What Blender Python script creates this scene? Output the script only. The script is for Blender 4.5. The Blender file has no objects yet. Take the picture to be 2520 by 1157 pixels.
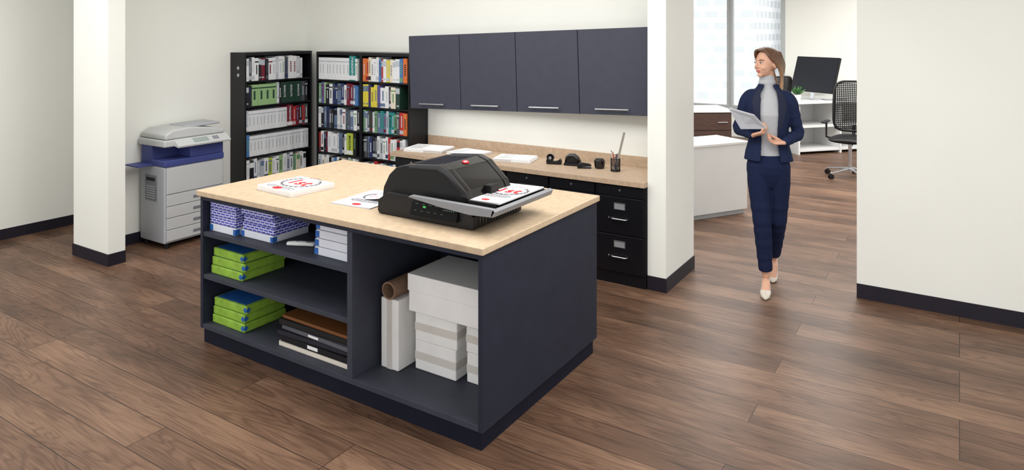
import bpy, bmesh, math, random
from mathutils import Vector, Matrix, Euler
random.seed(7)
COL = bpy.context.scene.collection
YAW = math.radians(32.6)
CS, SN = math.cos(YAW), math.sin(YAW)

# ------------------------------------------------------------------ materials
def lin(c):
    c /= 255.0
    return c/12.92 if c <= 0.04045 else ((c+0.055)/1.055)**2.4
def rgb(t):
    return (lin(t[0]), lin(t[1]), lin(t[2]), 1.0)
MATS = {}
def mat(name, col, rough=0.5, metal=0.0, var=0.06, scale=6.0, spec=0.4, emit=0.0, bump=0.0, coat=0.0, stretch=(1,1,1)):
    if name in MATS: return MATS[name]
    m = bpy.data.materials.new(name); m.use_nodes = True
    nt = m.node_tree; N = nt.nodes; L = nt.links
    b = N["Principled BSDF"]
    tc = N.new("ShaderNodeTexCoord"); mp = N.new("ShaderNodeMapping")
    mp.inputs["Scale"].default_value = stretch
    L.new(tc.outputs["Object"], mp.inputs["Vector"])
    nz = N.new("ShaderNodeTexNoise"); nz.inputs["Scale"].default_value = scale
    nz.inputs["Detail"].default_value = 4
    L.new(mp.outputs["Vector"], nz.inputs["Vector"])
    rp = N.new("ShaderNodeValToRGB")
    c = rgb(col)
    rp.color_ramp.elements[0].position = 0.3; rp.color_ramp.elements[1].position = 0.7
    rp.color_ramp.elements[0].color = (c[0]*(1-var), c[1]*(1-var), c[2]*(1-var), 1)
    rp.color_ramp.elements[1].color = (min(1,c[0]*(1+var)), min(1,c[1]*(1+var)), min(1,c[2]*(1+var)), 1)
    L.new(nz.outputs["Fac"], rp.inputs["Fac"])
    L.new(rp.outputs["Color"], b.inputs["Base Color"])
    b.inputs["Roughness"].default_value = rough
    b.inputs["Metallic"].default_value = metal
    b.inputs["Specular IOR Level"].default_value = spec
    b.inputs["Coat Weight"].default_value = coat
    if bump > 0:
        bp = N.new("ShaderNodeBump"); bp.inputs["Strength"].default_value = bump
        bp.inputs["Distance"].default_value = 0.004
        L.new(nz.outputs["Fac"], bp.inputs["Height"]); L.new(bp.outputs["Normal"], b.inputs["Normal"])
    if emit > 0:
        b.inputs["Emission Color"].default_value = c
        b.inputs["Emission Strength"].default_value = emit
    MATS[name] = m
    return m

def math_node(N, L, op, a, bv):
    n = N.new("ShaderNodeMath"); n.operation = op
    for i, v in enumerate((a, bv)):
        if v is None: continue
        if hasattr(v, "links"): L.new(v, n.inputs[i])
        else: n.inputs[i].default_value = v
    return n.outputs[0]

def floor_material():
    m = bpy.data.materials.new("wood_plank_floor"); m.use_nodes = True
    nt = m.node_tree; N = nt.nodes; L = nt.links; b = N["Principled BSDF"]
    tc = N.new("ShaderNodeTexCoord")
    br = N.new("ShaderNodeTexBrick")
    br.inputs["Scale"].default_value = 1.0
    br.inputs["Brick Width"].default_value = 2.3
    br.inputs["Row Height"].default_value = 0.19
    br.inputs["Mortar Size"].default_value = 0.0018
    br.inputs["Mortar Smooth"].default_value = 0.1
    br.inputs["Color1"].default_value = (0,0,0,1); br.inputs["Color2"].default_value = (1,1,1,1)
    br.inputs["Mortar"].default_value = (0.5,0.5,0.5,1)
    br.offset = 0.37; br.offset_frequency = 3; br.squash = 1.0
    L.new(tc.outputs["Object"], br.inputs["Vector"])
    sp = N.new("ShaderNodeSeparateXYZ"); L.new(tc.outputs["Object"], sp.inputs[0])
    tint = N.new("ShaderNodeSeparateColor"); L.new(br.outputs["Color"], tint.inputs[0])
    T = tint.outputs[0]
    T10 = math_node(N, L, "MULTIPLY", T, 23.0)
    def coords(sx, sy):
        c = N.new("ShaderNodeCombineXYZ")
        x = math_node(N, L, "MULTIPLY", sp.outputs[0], sx)
        x = math_node(N, L, "ADD", x, T10)
        L.new(x, c.inputs[0]); L.new(math_node(N, L, "MULTIPLY", sp.outputs[1], sy), c.inputs[1]); L.new(T10, c.inputs[2])
        return c.outputs[0]
    n1 = N.new("ShaderNodeTexNoise"); n1.inputs["Scale"].default_value = 1.0; n1.inputs["Detail"].default_value = 2
    n1.inputs["Distortion"].default_value = 0.3
    L.new(coords(0.8, 6.5), n1.inputs["Vector"])
    rings = math_node(N, L, "MULTIPLY", n1.outputs["Fac"], 110.0)
    rings = math_node(N, L, "SINE", rings, None)
    rings = math_node(N, L, "MULTIPLY", rings, 0.5)
    rings = math_node(N, L, "ADD", rings, 0.5)
    rings = math_node(N, L, "POWER", rings, 3.0)
    n2 = N.new("ShaderNodeTexNoise"); n2.inputs["Scale"].default_value = 1.0; n2.inputs["Detail"].default_value = 8
    n2.inputs["Roughness"].default_value = 0.65
    L.new(coords(4.0, 110.0), n2.inputs["Vector"])
    n3 = N.new("ShaderNodeTexNoise"); n3.inputs["Scale"].default_value = 1.0; n3.inputs["Detail"].default_value = 4
    L.new(coords(1.3, 4.0), n3.inputs["Vector"])
    f = math_node(N, L, "MULTIPLY", T, 0.13)
    f = math_node(N, L, "ADD", f, math_node(N, L, "MULTIPLY", n2.outputs["Fac"], 0.42))
    f = math_node(N, L, "ADD", f, math_node(N, L, "MULTIPLY", n3.outputs["Fac"], 0.62))
    f = math_node(N, L, "SUBTRACT", f, math_node(N, L, "MULTIPLY", rings, 0.09))
    rp = N.new("ShaderNodeValToRGB")
    e = rp.color_ramp.elements
    e[0].position = 0.28; e[0].color = rgb((54,38,28))
    e[1].position = 0.84; e[1].color = rgb((148,117,94))
    k = e.new(0.55); k.color = rgb((100,75,59))
    L.new(f, rp.inputs["Fac"])
    mx = N.new("ShaderNodeMix"); mx.data_type = 'RGBA'
    L.new(br.outputs["Fac"], mx.inputs["Factor"]); L.new(rp.outputs["Color"], mx.inputs["A"])
    mx.inputs["B"].default_value = rgb((36,25,20))
    L.new(mx.outputs["Result"], b.inputs["Base Color"])
    b.inputs["Roughness"].default_value = 0.40
    b.inputs["Specular IOR Level"].default_value = 0.3
    bp = N.new("ShaderNodeBump"); bp.inputs["Strength"].default_value = 0.22; bp.inputs["Distance"].default_value = 0.003
    h = math_node(N, L, "SUBTRACT", f, math_node(N, L, "MULTIPLY", br.outputs["Fac"], 1.0))
    L.new(h, bp.inputs["Height"]); L.new(bp.outputs["Normal"], b.inputs["Normal"])
    return m

def pattern_material(name, base, c1, sx, sy, sz, rough=0.5, c2=None):
    m = bpy.data.materials.new(name); m.use_nodes = True
    nt = m.node_tree; N = nt.nodes; L = nt.links; b = N["Principled BSDF"]
    tc = N.new("ShaderNodeTexCoord"); 
    sp = N.new("ShaderNodeSeparateXYZ"); L.new(tc.outputs["Object"], sp.inputs[0])
    cb = N.new("ShaderNodeCombineXYZ")
    L.new(math_node(N, L, "ADD", sp.outputs[0], sp.outputs[1]), cb.inputs[0]); L.new(sp.outputs[2], cb.inputs[1])
    br = N.new("ShaderNodeTexBrick"); br.inputs["Scale"].default_value = 1
    br.inputs["Brick Width"].default_value = sx; br.inputs["Row Height"].default_value = sy
    br.inputs["Mortar Size"].default_value = sz; br.inputs["Mortar Smooth"].default_value = 0.2
    br.inputs["Color1"].default_value = rgb(c1); br.inputs["Color2"].default_value = rgb(c2 or tuple(min(255,int(x*1.15)) for x in c1))
    br.inputs["Mortar"].default_value = rgb(base)
    L.new(cb.outputs[0], br.inputs["Vector"]); L.new(br.outputs["Color"], b.inputs["Base Color"])
    b.inputs["Roughness"].default_value = rough
    return m

WALL = mat("wall_paint", (236,237,230), 0.9, var=0.012, scale=2, spec=0.1)
CEIL = mat("ceiling_paint", (240,240,238), 0.9, var=0.01)
BASEB = mat("dark_baseboard_vinyl", (26,22,34), 0.55, var=0.1)
SLATE = mat("slate_laminate", (38,42,56), 0.55, var=0.10, scale=14, spec=0.22)
SLATE_IN = mat("slate_laminate_shelf", (60,63,74), 0.6, var=0.08, scale=10, spec=0.22)
KICK = mat("toe_kick_laminate", (20,23,38), 0.6, var=0.1, spec=0.2)
TOP = mat("beige_laminate", (197,175,147), 0.5, var=0.10, scale=30, spec=0.25)
TOP2 = mat("tan_laminate", (182,159,135), 0.5, var=0.10, scale=40, spec=0.3)
UCAB = mat("blue_gray_laminate", (61,63,76), 0.5, var=0.06, scale=12, spec=0.3)
CHROME = mat("brushed_steel", (205,208,212), 0.28, metal=0.9, var=0.04)
BLACKM = mat("black_metal_enamel", (12,12,18), 0.4, var=0.12, spec=0.4)
BLACKP = mat("black_plastic_matte", (14,14,16), 0.5, var=0.1, spec=0.35)
BLACKG = mat("black_plastic_gloss", (8,8,10), 0.16, var=0.1, spec=0.5, coat=0.3)
GREYTR = mat("grey_tray_plastic", (134,136,140), 0.35, var=0.05)
PAPER = mat("white_paper", (240,240,240), 0.8, var=0.02, scale=40, spec=0.1)
PAPERG = mat("grey_white_paper_edges", (216,216,218), 0.8, var=0.06, scale=8, spec=0.1, stretch=(1,1,60))
RED = mat("red_ink", (190,30,42), 0.6, var=0.04)
INK = mat("dark_grey_ink", (62,60,64), 0.7, var=0.05)
WHITEP = mat("white_plastic", (228,229,230), 0.45, var=0.02)

# ------------------------------------------------------------------ geometry
class G:
    def __init__(s): s.bm = bmesh.new()
    def faces_new(s, n0, mi):
        s.bm.faces.ensure_lookup_table()
        for f in s.bm.faces[n0:]: f.material_index = mi
    def box(s, x0,x1,y0,y1,z0,z1, m=0, M=None):
        n0 = len(s.bm.faces)
        P = [(x,y,z) for z in (z0,z1) for y in (y0,y1) for x in (x0,x1)]
        v = [s.bm.verts.new((M @ Vector(p)) if M else p) for p in P]
        for q in ((0,2,3,1),(4,5,7,6),(0,1,5,4),(2,6,7,3),(0,4,6,2),(1,3,7,5)):
            s.bm.faces.new([v[i] for i in q])
        s.faces_new(n0, m); return s
    def prism(s, poly, axis, a0, a1, m=0, M=None):
        n0 = len(s.bm.faces)
        def mk(p, a):
            if axis == 'y': q = (p[0], a, p[1])
            elif axis == 'x': q = (a, p[0], p[1])
            else: q = (p[0], p[1], a)
            return s.bm.verts.new((M @ Vector(q)) if M else q)
        A = [mk(p, a0) for p in poly]; B = [mk(p, a1) for p in poly]; n = len(poly)
        s.bm.faces.new(A); s.bm.faces.new(B[::-1])
        for i in range(n): s.bm.faces.new((A[i], B[i], B[(i+1)%n], A[(i+1)%n]))
        s.faces_new(n0, m); return s
    def tube(s, pts, rad, n=14, m=0, side=None, round_ends=True, M=None):
        n0 = len(s.bm.faces)
        pts = [Vector(p) for p in pts]
        rad = [(r, r) if not isinstance(r, (tuple, list)) else r for r in rad]
        if round_ends:
            t0 = (pts[1]-pts[0]).normalized(); t1 = (pts[-1]-pts[-2]).normalized()
            r0, r1 = rad[0], rad[-1]; k0 = min(r0); k1 = min(r1)
            pts = [pts[0]-t0*k0*0.8, pts[0]-t0*k0*0.5] + pts + [pts[-1]+t1*k1*0.5, pts[-1]+t1*k1*0.8]
            rad = [(r0[0]*.4, r0[1]*.4), (r0[0]*.82, r0[1]*.82)] + rad + [(r1[0]*.82, r1[1]*.82), (r1[0]*.4, r1[1]*.4)]
        S = Vector(side) if side else None
        rings = []
        for i, p in enumerate(pts):
            if i == 0: t = pts[1]-pts[0]
            elif i == len(pts)-1: t = pts[-1]-pts[-2]
            else: t = (pts[i+1]-p).normalized() + (p-pts[i-1]).normalized()
            t.normalize()
            if S is None: S = Vector((1,0,0)) if abs(t.x) < 0.8 else Vector((0,1,0))
            S = (S - t*S.dot(t)); S.normalize()
            U = t.cross(S)
            a, b = rad[i]
            rr = []
            for k in range(n):
                an = 2*math.pi*k/n
                q = p + S*(a*math.cos(an)) + U*(b*math.sin(an))
                rr.append(s.bm.verts.new((M @ q) if M else q))
            rings.append(rr)
        for i in range(len(rings)-1):
            A, B = rings[i], rings[i+1]
            for k in range(n): s.bm.faces.new((A[k], A[(k+1)%n], B[(k+1)%n], B[k]))
        s.bm.faces.new(rings[0][::-1]); s.bm.faces.new(rings[-1])
        s.faces_new(n0, m); return s
    def cyl(s, p0, p1, r, r1=None, n=20, m=0, M=None):
        return s.tube([p0, p1], [r, r if r1 is None else r1], n=n, m=m, round_ends=False, M=M)
    def ell(s, c, r, m=0, M=None, u=20, v=12):
        n0 = len(s.bm.faces)
        mm = Matrix.Translation(c) @ Matrix.Diagonal((r[0], r[1], r[2], 1))
        if M: mm = M @ mm
        bmesh.ops.create_uvsphere(s.bm, u_segments=u, v_segments=v, radius=1, matrix=mm)
        s.faces_new(n0, m); return s

def finish(g, name, mats, parent=None, loc=(0,0,0), rot=(0,0,0), bevel=0.0, smooth=False, seg=2, facet=0):
    bmesh.ops.recalc_face_normals(g.bm, faces=g.bm.faces)
    me = bpy.data.meshes.new(name); g.bm.to_mesh(me); g.bm.free()
    for mm in (mats if isinstance(mats, (list, tuple)) else [mats]): me.materials.append(mm)
    o = bpy.data.objects.new(name, me); COL.objects.link(o)
    o.location = loc; o.rotation_euler = rot
    if parent: o.parent = parent
    if bevel > 0:
        b = o.modifiers.new("bevel", "BEVEL"); b.width = bevel; b.segments = seg; b.limit_method = 'ANGLE'; b.angle_limit = math.radians(facet or 40)
    if smooth:
        for p in me.polygons: p.use_smooth = True
    elif bevel > 0:
        for p in me.polygons: p.use_smooth = True
        w = o.modifiers.new("wn", "WEIGHTED_NORMAL"); w.keep_sharp = False
    return o
def thing(name, label, cat, loc=(0,0,0), rot=(0,0,0), group=None):
    o = bpy.data.objects.new(name, None); COL.objects.link(o); o.empty_display_size = 0.1
    o.location = loc; o.rotation_euler = rot
    o["label"] = label; o["category"] = cat
    if group: o["group"] = group
    return o
def tag(o, label, cat, group=None):
    o["label"] = label; o["category"] = cat
    if group: o["group"] = group
    return o
def structure(o): o["kind"] = "structure"; return o
def sbox(name, x0,x1,y0,y1,z0,z1, m):
    g = G(); g.box(x0,x1,y0,y1,z0,z1)
    return structure(finish(g, name, m))
def bx(name, parent, m, x0,x1,y0,y1,z0,z1, bevel=0.0015, **k):
    g = G(); g.box(x0,x1,y0,y1,z0,z1); return finish(g, name, m, parent, bevel=bevel, **k)
def text_obj(body, size, m, parent, loc, rot, name="lettering", extrude=0.0006, align='CENTER', sx=1.0, bold=0.012):
    cu = bpy.data.curves.new("t", "FONT"); cu.body = body; cu.size = size; cu.extrude = extrude
    cu.align_x = align; cu.align_y = 'CENTER'; cu.offset = size*bold
    if bold > 0.015: cu.space_character = 1.12
    to = bpy.data.objects.new("t", cu); COL.objects.link(to)
    bpy.context.view_layer.update()
    me = bpy.data.meshes.new_from_object(to.evaluated_get(bpy.context.evaluated_depsgraph_get()))
    bpy.data.objects.remove(to); bpy.data.curves.remove(cu)
    me.materials.clear(); me.materials.append(m)
    o = bpy.data.objects.new(name, me); COL.objects.link(o)
    o.parent = parent; o.location = loc; o.rotation_euler = rot; o.scale = (sx,1,1)
    return o
def remesh(o, vox, it=3, fac=0.5):
    r = o.modifiers.new("r", "REMESH"); r.mode = 'VOXEL'; r.voxel_size = vox
    if it:
        s = o.modifiers.new("s", "SMOOTH"); s.factor = fac; s.iterations = it
    bpy.context.view_layer.update()
    dg = bpy.context.evaluated_depsgraph_get()
    me = bpy.data.meshes.new_from_object(o.evaluated_get(dg))
    mats = list(o.data.materials)
    o.modifiers.clear(); o.data = me
    me.materials.clear()
    for m in mats: me.materials.append(m)
    for p in me.polygons: p.use_smooth = True; p.material_index = 0
    return o
def V(*a): return Vector(a)
def smooth_path(P,n=5):
    P=[Vector(p) for p in P]; Q=[P[0]*2-P[1]]+P+[P[-1]*2-P[-2]]; out=[]
    for i in range(1,len(Q)-2):
        for k in range(n):
            t=k/n; a,b,c,d=Q[i-1],Q[i],Q[i+1],Q[i+2]
            out.append(0.5*((2*b)+(c-a)*t+(2*a-5*b+4*c-d)*t*t+(3*b-a-3*c+d)*t**3))
    out.append(P[-1]); return out

# ------------------------------------------------------------------ room shell
FLOOR = floor_material()
sbox("floor", -9, 5, -1.5, 14, -0.1, 0, FLOOR)
sbox("ceiling", -9, 5, -1.5, 12.7, 3.0, 3.1, CEIL)
sbox("wall_back", -6.3, -1.9, 5.28, 5.41, 0, 3.0, WALL)
sbox("wall_left", -6.22, -6.10, 3.08, 5.28, 0, 3.0, WALL)
sbox("wall_outer_left", -7.32, -7.20, -1.5, 7.0, 0, 3.0, WALL)
sbox("wall_right", -0.606, 4.5, 5.43, 5.56, 0, 3.0, WALL)
sbox("wall_pillar_left", -6.22, -5.68, 2.945, 3.08, 0, 3.0, WALL)
sbox("wall_pillar_right", -1.90, -1.762, 4.79, 5.41, 0, 3.0, WALL)
BT = 0.008
sbox("baseboard_outer_left", -7.20, -7.20+BT, -1.5, 7.0, 0, 0.095, BASEB)
sbox("baseboard_left", -6.10, -6.10+BT, 3.08, 5.28, 0, 0.095, BASEB)
sbox("baseboard_right", -0.606, 4.5, 5.43-BT, 5.43, 0, 0.1, BASEB)
g = G(); g.box(-6.22-BT, -5.68+BT, 2.945-BT, 2.945, 0, 0.095); g.box(-5.68, -5.68+BT, 2.945, 3.08, 0, 0.095); g.box(-6.22-BT,-6.22,2.945,3.08,0,0.095)
structure(finish(g, "baseboard_pillar_left", BASEB))
g = G(); g.box(-1.90, -1.762+BT, 4.79-BT, 4.79, 0, 0.1); g.box(-1.762, -1.762+BT, 4.79, 5.41, 0, 0.1)
structure(finish(g, "baseboard_pillar_right", BASEB))

FY = 12.5
g = G()
g.box(-9, -5.6, FY, FY+0.2, 0, 3.0); g.box(-2.5, 5, FY, FY+0.2, 0, 3.0)
g.box(-5.6, -2.5, FY, FY+0.2, 0, 0.5); 
structure(finish(g, "wall_far", WALL))
FRAME = mat("window_frame_grey", (176,180,180), 0.5, var=0.03)
g = G()
for x in (-5.6, -4.45, -3.47, -2.56):
    g.box(x, x+0.07, FY-0.02, FY+0.1, 0.5, 3.0)
g.box(-3.40, -3.36, FY-0.04, FY+0.05, 0.5, 3.0)
g.box(-5.6, -2.5, FY-0.03, FY+0.1, 0.5, 0.55)
structure(finish(g, "window_1", FRAME))
FAC = pattern_material("tower_facade", (238,239,239), (205,210,211), 0.9, 0.6, 0.14, rough=0.8, c2=(215,219,220))
g = G(); g.box(-16, -8.6, 36, 44, -12, 40); o = finish(g, "office_tower", FAC)
tag(o, "pale office tower with a grid of windows beyond the glass", "building")
g = G(); g.box(-7.0, -2.6, 40, 46, -12, 40); o = finish(g, "office_tower", FAC)
tag(o, "pale office tower with a grid of windows beyond the glass", "building")

# ------------------------------------------------------------------ island
IX0, IX1, IY0, IY1 = -3.845, -1.775, 2.535, 3.69
isl = thing("island_cabinet", "dark slate island cabinet with open shelves under a beige countertop", "cabinet", (-2.81, 3.11, 0))
def ib(name, m, x0,x1,y0,y1,z0,z1, bevel=0.0015):
    return bx(name, isl, m, x0+2.81, x1+2.81, y0-3.11, y1-3.11, z0, z1, bevel)
ib("toe_kick", KICK, IX0+0.02, IX1-0.015, IY0+0.012, IY1-0.02, 0.0, 0.085)
ib("side_panel", SLATE, IX0, IX0+0.025, IY0, IY1, 0.085, 0.878)
ib("side_panel", SLATE, IX1-0.025, IX1, IY0, IY1, 0.085, 0.878)
ib("bottom_panel", SLATE_IN, IX0+0.025, IX1-0.025, IY0+0.001, IY1-0.02, 0.085, 0.113)
ib("top_panel", SLATE, IX0+0.025, IX1-0.025, IY0+0.001, IY1-0.02, 0.852, 0.878)
ib("divider_panel", SLATE_IN, -2.614, -2.578, IY0+0.001, 3.25, 0.113, 0.852)
ib("back_panel", SLATE, IX0+0.025, IX1-0.025, 3.25, 3.27, 0.113, 0.852)
ib("rear_panel", SLATE, IX0+0.025, IX1-0.025, IY1-0.02, IY1, 0.085, 0.878)
ib("shelf", SLATE_IN, IX0+0.025, -2.614, IY0+0.004, 3.25, 0.638, 0.665)
ib("shelf", SLATE_IN, IX0+0.025, -2.614, IY0+0.004, 3.25, 0.383, 0.410)
g = G(); g.box(-3.862, -1.762, 2.518, 3.705, 0.878, 0.91)
tag(finish(g, "countertop", TOP, bevel=0.004), "beige laminate countertop covering the dark island cabinet", "countertop")

# reams -----------------------------------------------------------
BLUEPAT = pattern_material("blue_white_ream_wrap", (206,208,236), (46,48,160), 0.040, 0.0145, 0.0034, c2=(74,80,190))
GREEN = mat("green_ream_wrap", (140,180,64), 0.5, var=0.18, scale=20)
BLUELBL = mat("blue_label", (38,96,172), 0.5, var=0.14, scale=20)
SLEEVE = mat("white_ream_sleeve", (222,225,234), 0.6, var=0.03)
def ream(x0,x1,y0,y1,z0,h,kind,label,group):
    cx, cy = (x0+x1)/2, (y0+y1)/2; w=(x1-x0)/2; d=(y1-y0)/2
    o = thing("paper_ream", label, "paper ream", (cx,cy,z0), (0,0,random.uniform(-.02,.02) if kind=='green' else random.uniform(-.012,.012)), group)
    g = G(); g.box(-w,w,-d,d,0.0005,h-0.001)
    if kind == 'blue':
        finish(g, "wrapper", BLUEPAT, o, bevel=0.005)
    elif kind == 'sleeve':
        finish(g, "wrapper", SLEEVE, o, bevel=0.004)
        bx("blue_corner", o, BLUELBL, -w-0.0005, -w+0.03, -d-0.001, -d+0.05, 0.004, h-0.006, 0)
        bx("blue_corner", o, BLUELBL, w-0.02, w+0.0008, -d-0.001, -d+0.03, 0.004, h-0.008, 0)
    elif kind == 'green':
        finish(g, "wrapper", GREEN, o, bevel=0.006)
        g = G(); g.box(-w+0.012,w-0.022,-d+0.014,d-0.004,h-0.004,h-0.0003); finish(g, "blue_top_label", BLUELBL, o)
        g = G()
        M = Matrix.Translation((w+0.0006, -d+0.012, h/2)) @ Matrix.Rotation(math.radians(45),4,'X')
        g.box(-0.001,0.0012,-0.012,0.012,-0.012,0.012,0,M); finish(g, "blue_end_seal", BLUELBL, o)
        g = G()
        M = Matrix.Translation((w-0.012, -d-0.0006, h/2)) @ Matrix.Rotation(math.radians(45),4,'Y')
        g.box(-0.012,0.012,-0.0012,0.001,-0.012,0.012,0,M); finish(g, "blue_end_seal", BLUELBL, o)
    return o
S1, S2, S3 = 0.665, 0.410, 0.113
SLL="white sleeved ream of copy paper with blue corners"
for i in range(4):
    ream(-3.808,-3.565,2.575,2.86,S1+i*0.0455,0.045,'sleeve' if i==0 else 'blue', SLL if i==0 else "blue and white patterned ream of copy paper in a stack", "copy paper reams on the upper shelf")
for i in range(4):
    j = 0.012*((i*7)%3-1)
    ream(-3.535+j,-3.255+j,2.60,2.86,S1+i*0.043,0.0425,'sleeve' if i==0 else 'blue', SLL if i==0 else "blue and white patterned ream of copy paper in a stack", "copy paper reams on the upper shelf")
for i in range(4):
    ream(-2.925,-2.632,2.60+0.004*i,2.86,S1+i*0.0445,0.044,'sleeve', "plain white ream of copy paper with a blue corner label", "copy paper reams on the upper shelf")
for i in range(3):
    ream(-3.80+i*0.003,-3.505+0.012*(i%2),2.575+0.006*i,2.88,S2+i*0.051,0.0505,'green', "lime green wrapped paper ream with blue top label", "green paper reams on the middle shelf")
for i in range(3):
    ream(-3.795+i*0.003,-3.50+0.010*((i+1)%2),2.58+0.005*i,2.88,S3+i*0.051,0.0505,'green', "lime green wrapped paper ream with blue top label", "green paper reams on the bottom shelf")
o = thing("remote_control", "white handheld remote lying on the shelf beside paper reams", "remote control", (-3.10,2.66,S1), (0,0,math.radians(25)))
g = G(); g.tube([(-0.075,0,0.012),(-0.03,0,0.014),(0.03,0,0.014),(0.075,0,0.013)],[(0.017,0.011),(0.022,0.0135),(0.019,0.013),(0.024,0.012)],n=20, side=(0,1,0))
finish(g,"shell",WHITEP,o,smooth=True)
BG=mat("grey_buttons",(120,122,128),0.5)
g = G(); g.ell((0.045,0,0.025),(0.02,0.014,0.004)); finish(g,"button",BG,o,smooth=True)
g = G(); g.ell((-0.02,0,0.026),(0.012,0.008,0.003)); finish(g,"button",BG,o,smooth=True)
pile = [((226,218,205),0.030,0.00,"cream"),((20,20,24),0.034,0.012,"black"),((34,36,46),0.030,-0.008,"dark navy"),((92,94,102),0.028,0.02,"grey"),((18,18,22),0.036,0.004,"black"),((120,76,40),0.022,0.03,"brown")]
z = S3
for i,(c,h,j,nm) in enumerate(pile):
    o = thing("binder", nm+" binder lying flat in a pile on the bottom shelf", "binder", (-2.93+j,2.73,z), (0,0,random.uniform(-.03,.03)), "binders on the bottom shelf")
    mm = mat("binder_"+nm.replace(' ','_'), c, 0.5)
    g = G(); g.box(-0.27,0.27,-0.14,-0.135,0.001,h-0.001); g.box(-0.27,0.27,-0.14,0.13,0.001,0.005); g.box(-0.27,0.27,-0.14,0.13,h-0.005,h-0.001)
    finish(g,"cover",mm,o,bevel=0.001)
    bx("page_block",o,PAPERG,-0.262,0.262,-0.13,0.12,0.0055,h-0.0055,0)
    if i in (1,3): bx("spine_label",o,PAPER,-0.05,0.03,-0.1415,-0.14,0.008,h-0.008,0)
    z += h
CART = mat("white_carton", (244,243,240), 0.75, var=0.03, scale=9)
CARTS = mat("carton_tape_band", (214,209,201), 0.6, var=0.05)
def carton(x0,x1,y0,y1,z0,z1,label,rz=0.0,band='z'):
    cx, cy = (x0+x1)/2,(y0+y1)/2; w=(x1-x0)/2; d=(y1-y0)/2; h=z1-z0
    o = thing("carton", label, "box", (cx,cy,z0+0.0006), (0,0,rz), "white cartons in the open bay")
    bx("box_body",o,CART,-w,w,-d,d,0.0,h-0.001,0.006)
    if band=='z': bx("tape_band",o,CARTS,-w-0.0008,w+0.0008,-d-0.0008,d+0.0008,h*0.34,h*0.60,0)
    elif band=='x': bx("tape_band",o,CARTS,-w*0.3,w*0.3,-d-0.0008,d+0.0008,0.001,h-0.0006,0)
    elif band=='l': bx("lid",o,CART,-w-0.004,w+0.004,-d-0.004,d+0.004,h*0.55,h-0.0008,0.003)
    return o
carton(-2.385,-2.120,2.795,3.05,S3,S3+0.155,"white carton at the bottom of a stack",0.0)
carton(-2.380,-2.115,2.788,3.05,S3+0.155,S3+0.31,"white carton stacked on another carton",0.03)
carton(-2.075,-1.825,2.825,3.08,S3,S3+0.150,"white carton beside the stack against the side panel",0.0)
carton(-2.075,-1.825,2.820,3.08,S3+0.150,S3+0.300,"white carton on top beside the side panel",-0.02)
carton(-2.395,-1.84,2.755,3.09,S3+0.311,S3+0.505,"large white lidded carton lying across the smaller cartons",0.0,'l')
carton(-2.550,-2.430,2.715,2.93,S3,S3+0.365,"tall narrow white carton standing next to the stack",0.0,'x')
g = G()
cx, cz, L0, L1 = -2.484, S3+0.365+0.047, 2.70, 3.12
n=28; ro, ri = 0.046, 0.037
rings=[]
for (y,r) in ((L0,ro),(L1,ro),(L1,ri),(L0,ri)):
    rings.append([g.bm.verts.new((r*math.cos(2*math.pi*k/n), y-2.9, r*math.sin(2*math.pi*k/n))) for k in range(n)])
for i in range(4):
    A,B=rings[i],rings[(i+1)%4]
    for k in range(n): g.bm.faces.new((A[k],A[(k+1)%n],B[(k+1)%n],B[k]))
o = finish(g,"cardboard_tube",mat("brown_cardboard",(134,106,86),0.8,var=0.1,scale=30),loc=(cx,2.9,cz))
tag(o,"brown hollow cardboard tube lying on the tall white carton","cardboard tube")

# ------------------------------------------------------------------ certificates
def certificate_print(parent, w, h, z, k=1.0):
    """page up is +Y, baseline +X"""
    g = G()
    n=48; R=0.37*min(w,h)*k; cy=h*0.12; e=1.2
    def band(ro,ri,a0,a1):
        P=[(ro*e*math.cos(a0),cy+ro*math.sin(a0)),(ro*e*math.cos(a1),cy+ro*math.sin(a1)),(ri*e*math.cos(a1),cy+ri*math.sin(a1)),(ri*e*math.cos(a0),cy+ri*math.sin(a0))]
        g.prism(P,'z',z,z+0.0004)
    for a in range(n):
        a0=2*math.pi*a/n
        if math.sin(a0)<0.82:
            band(R*(1.0 if a%2==0 else 0.94),R*0.88,a0,a0+2*math.pi/n)
        band(R*0.84,R*0.82,a0,a0+2*math.pi/n)
    for i in range(5):
        x=(i-2)*w*0.075; y=cy+R*(1.08-0.05*abs(i-2))
        P=[]
        for q in range(10):
            rr=w*0.034 if q%2==0 else w*0.014
            P.append((x+rr*math.sin(math.pi*q/5), y+rr*math.cos(math.pi*q/5)))
        g.prism(P,'z',z,z+0.0004)
    for j,ww in enumerate((0.34,0.40,0.36)):
        y=cy-R*1.12-j*h*0.05
        x=-w*ww
        while x < w*ww:
            l=random.uniform(0.03,0.08)*w
            g.box(x,min(x+l,w*ww),y-h*0.014,y+h*0.010,z,z+0.0004); x+=l+w*0.015
    finish(g,"printed_emblem",INK,parent)
    text_obj("1st", 0.46*min(w,h)*k, RED, parent, (0,cy-0.004,z+0.0004), (0,0,0), extrude=0.0004, sx=0.92, bold=0.03)
    g = G(); P=[(w*0.11*math.cos(2*math.pi*q/24), -h*0.42+w*0.075*math.sin(2*math.pi*q/24)) for q in range(24)]
    g.prism(P,'z',z,z+0.0006); finish(g,"red_seal",RED,parent)

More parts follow.
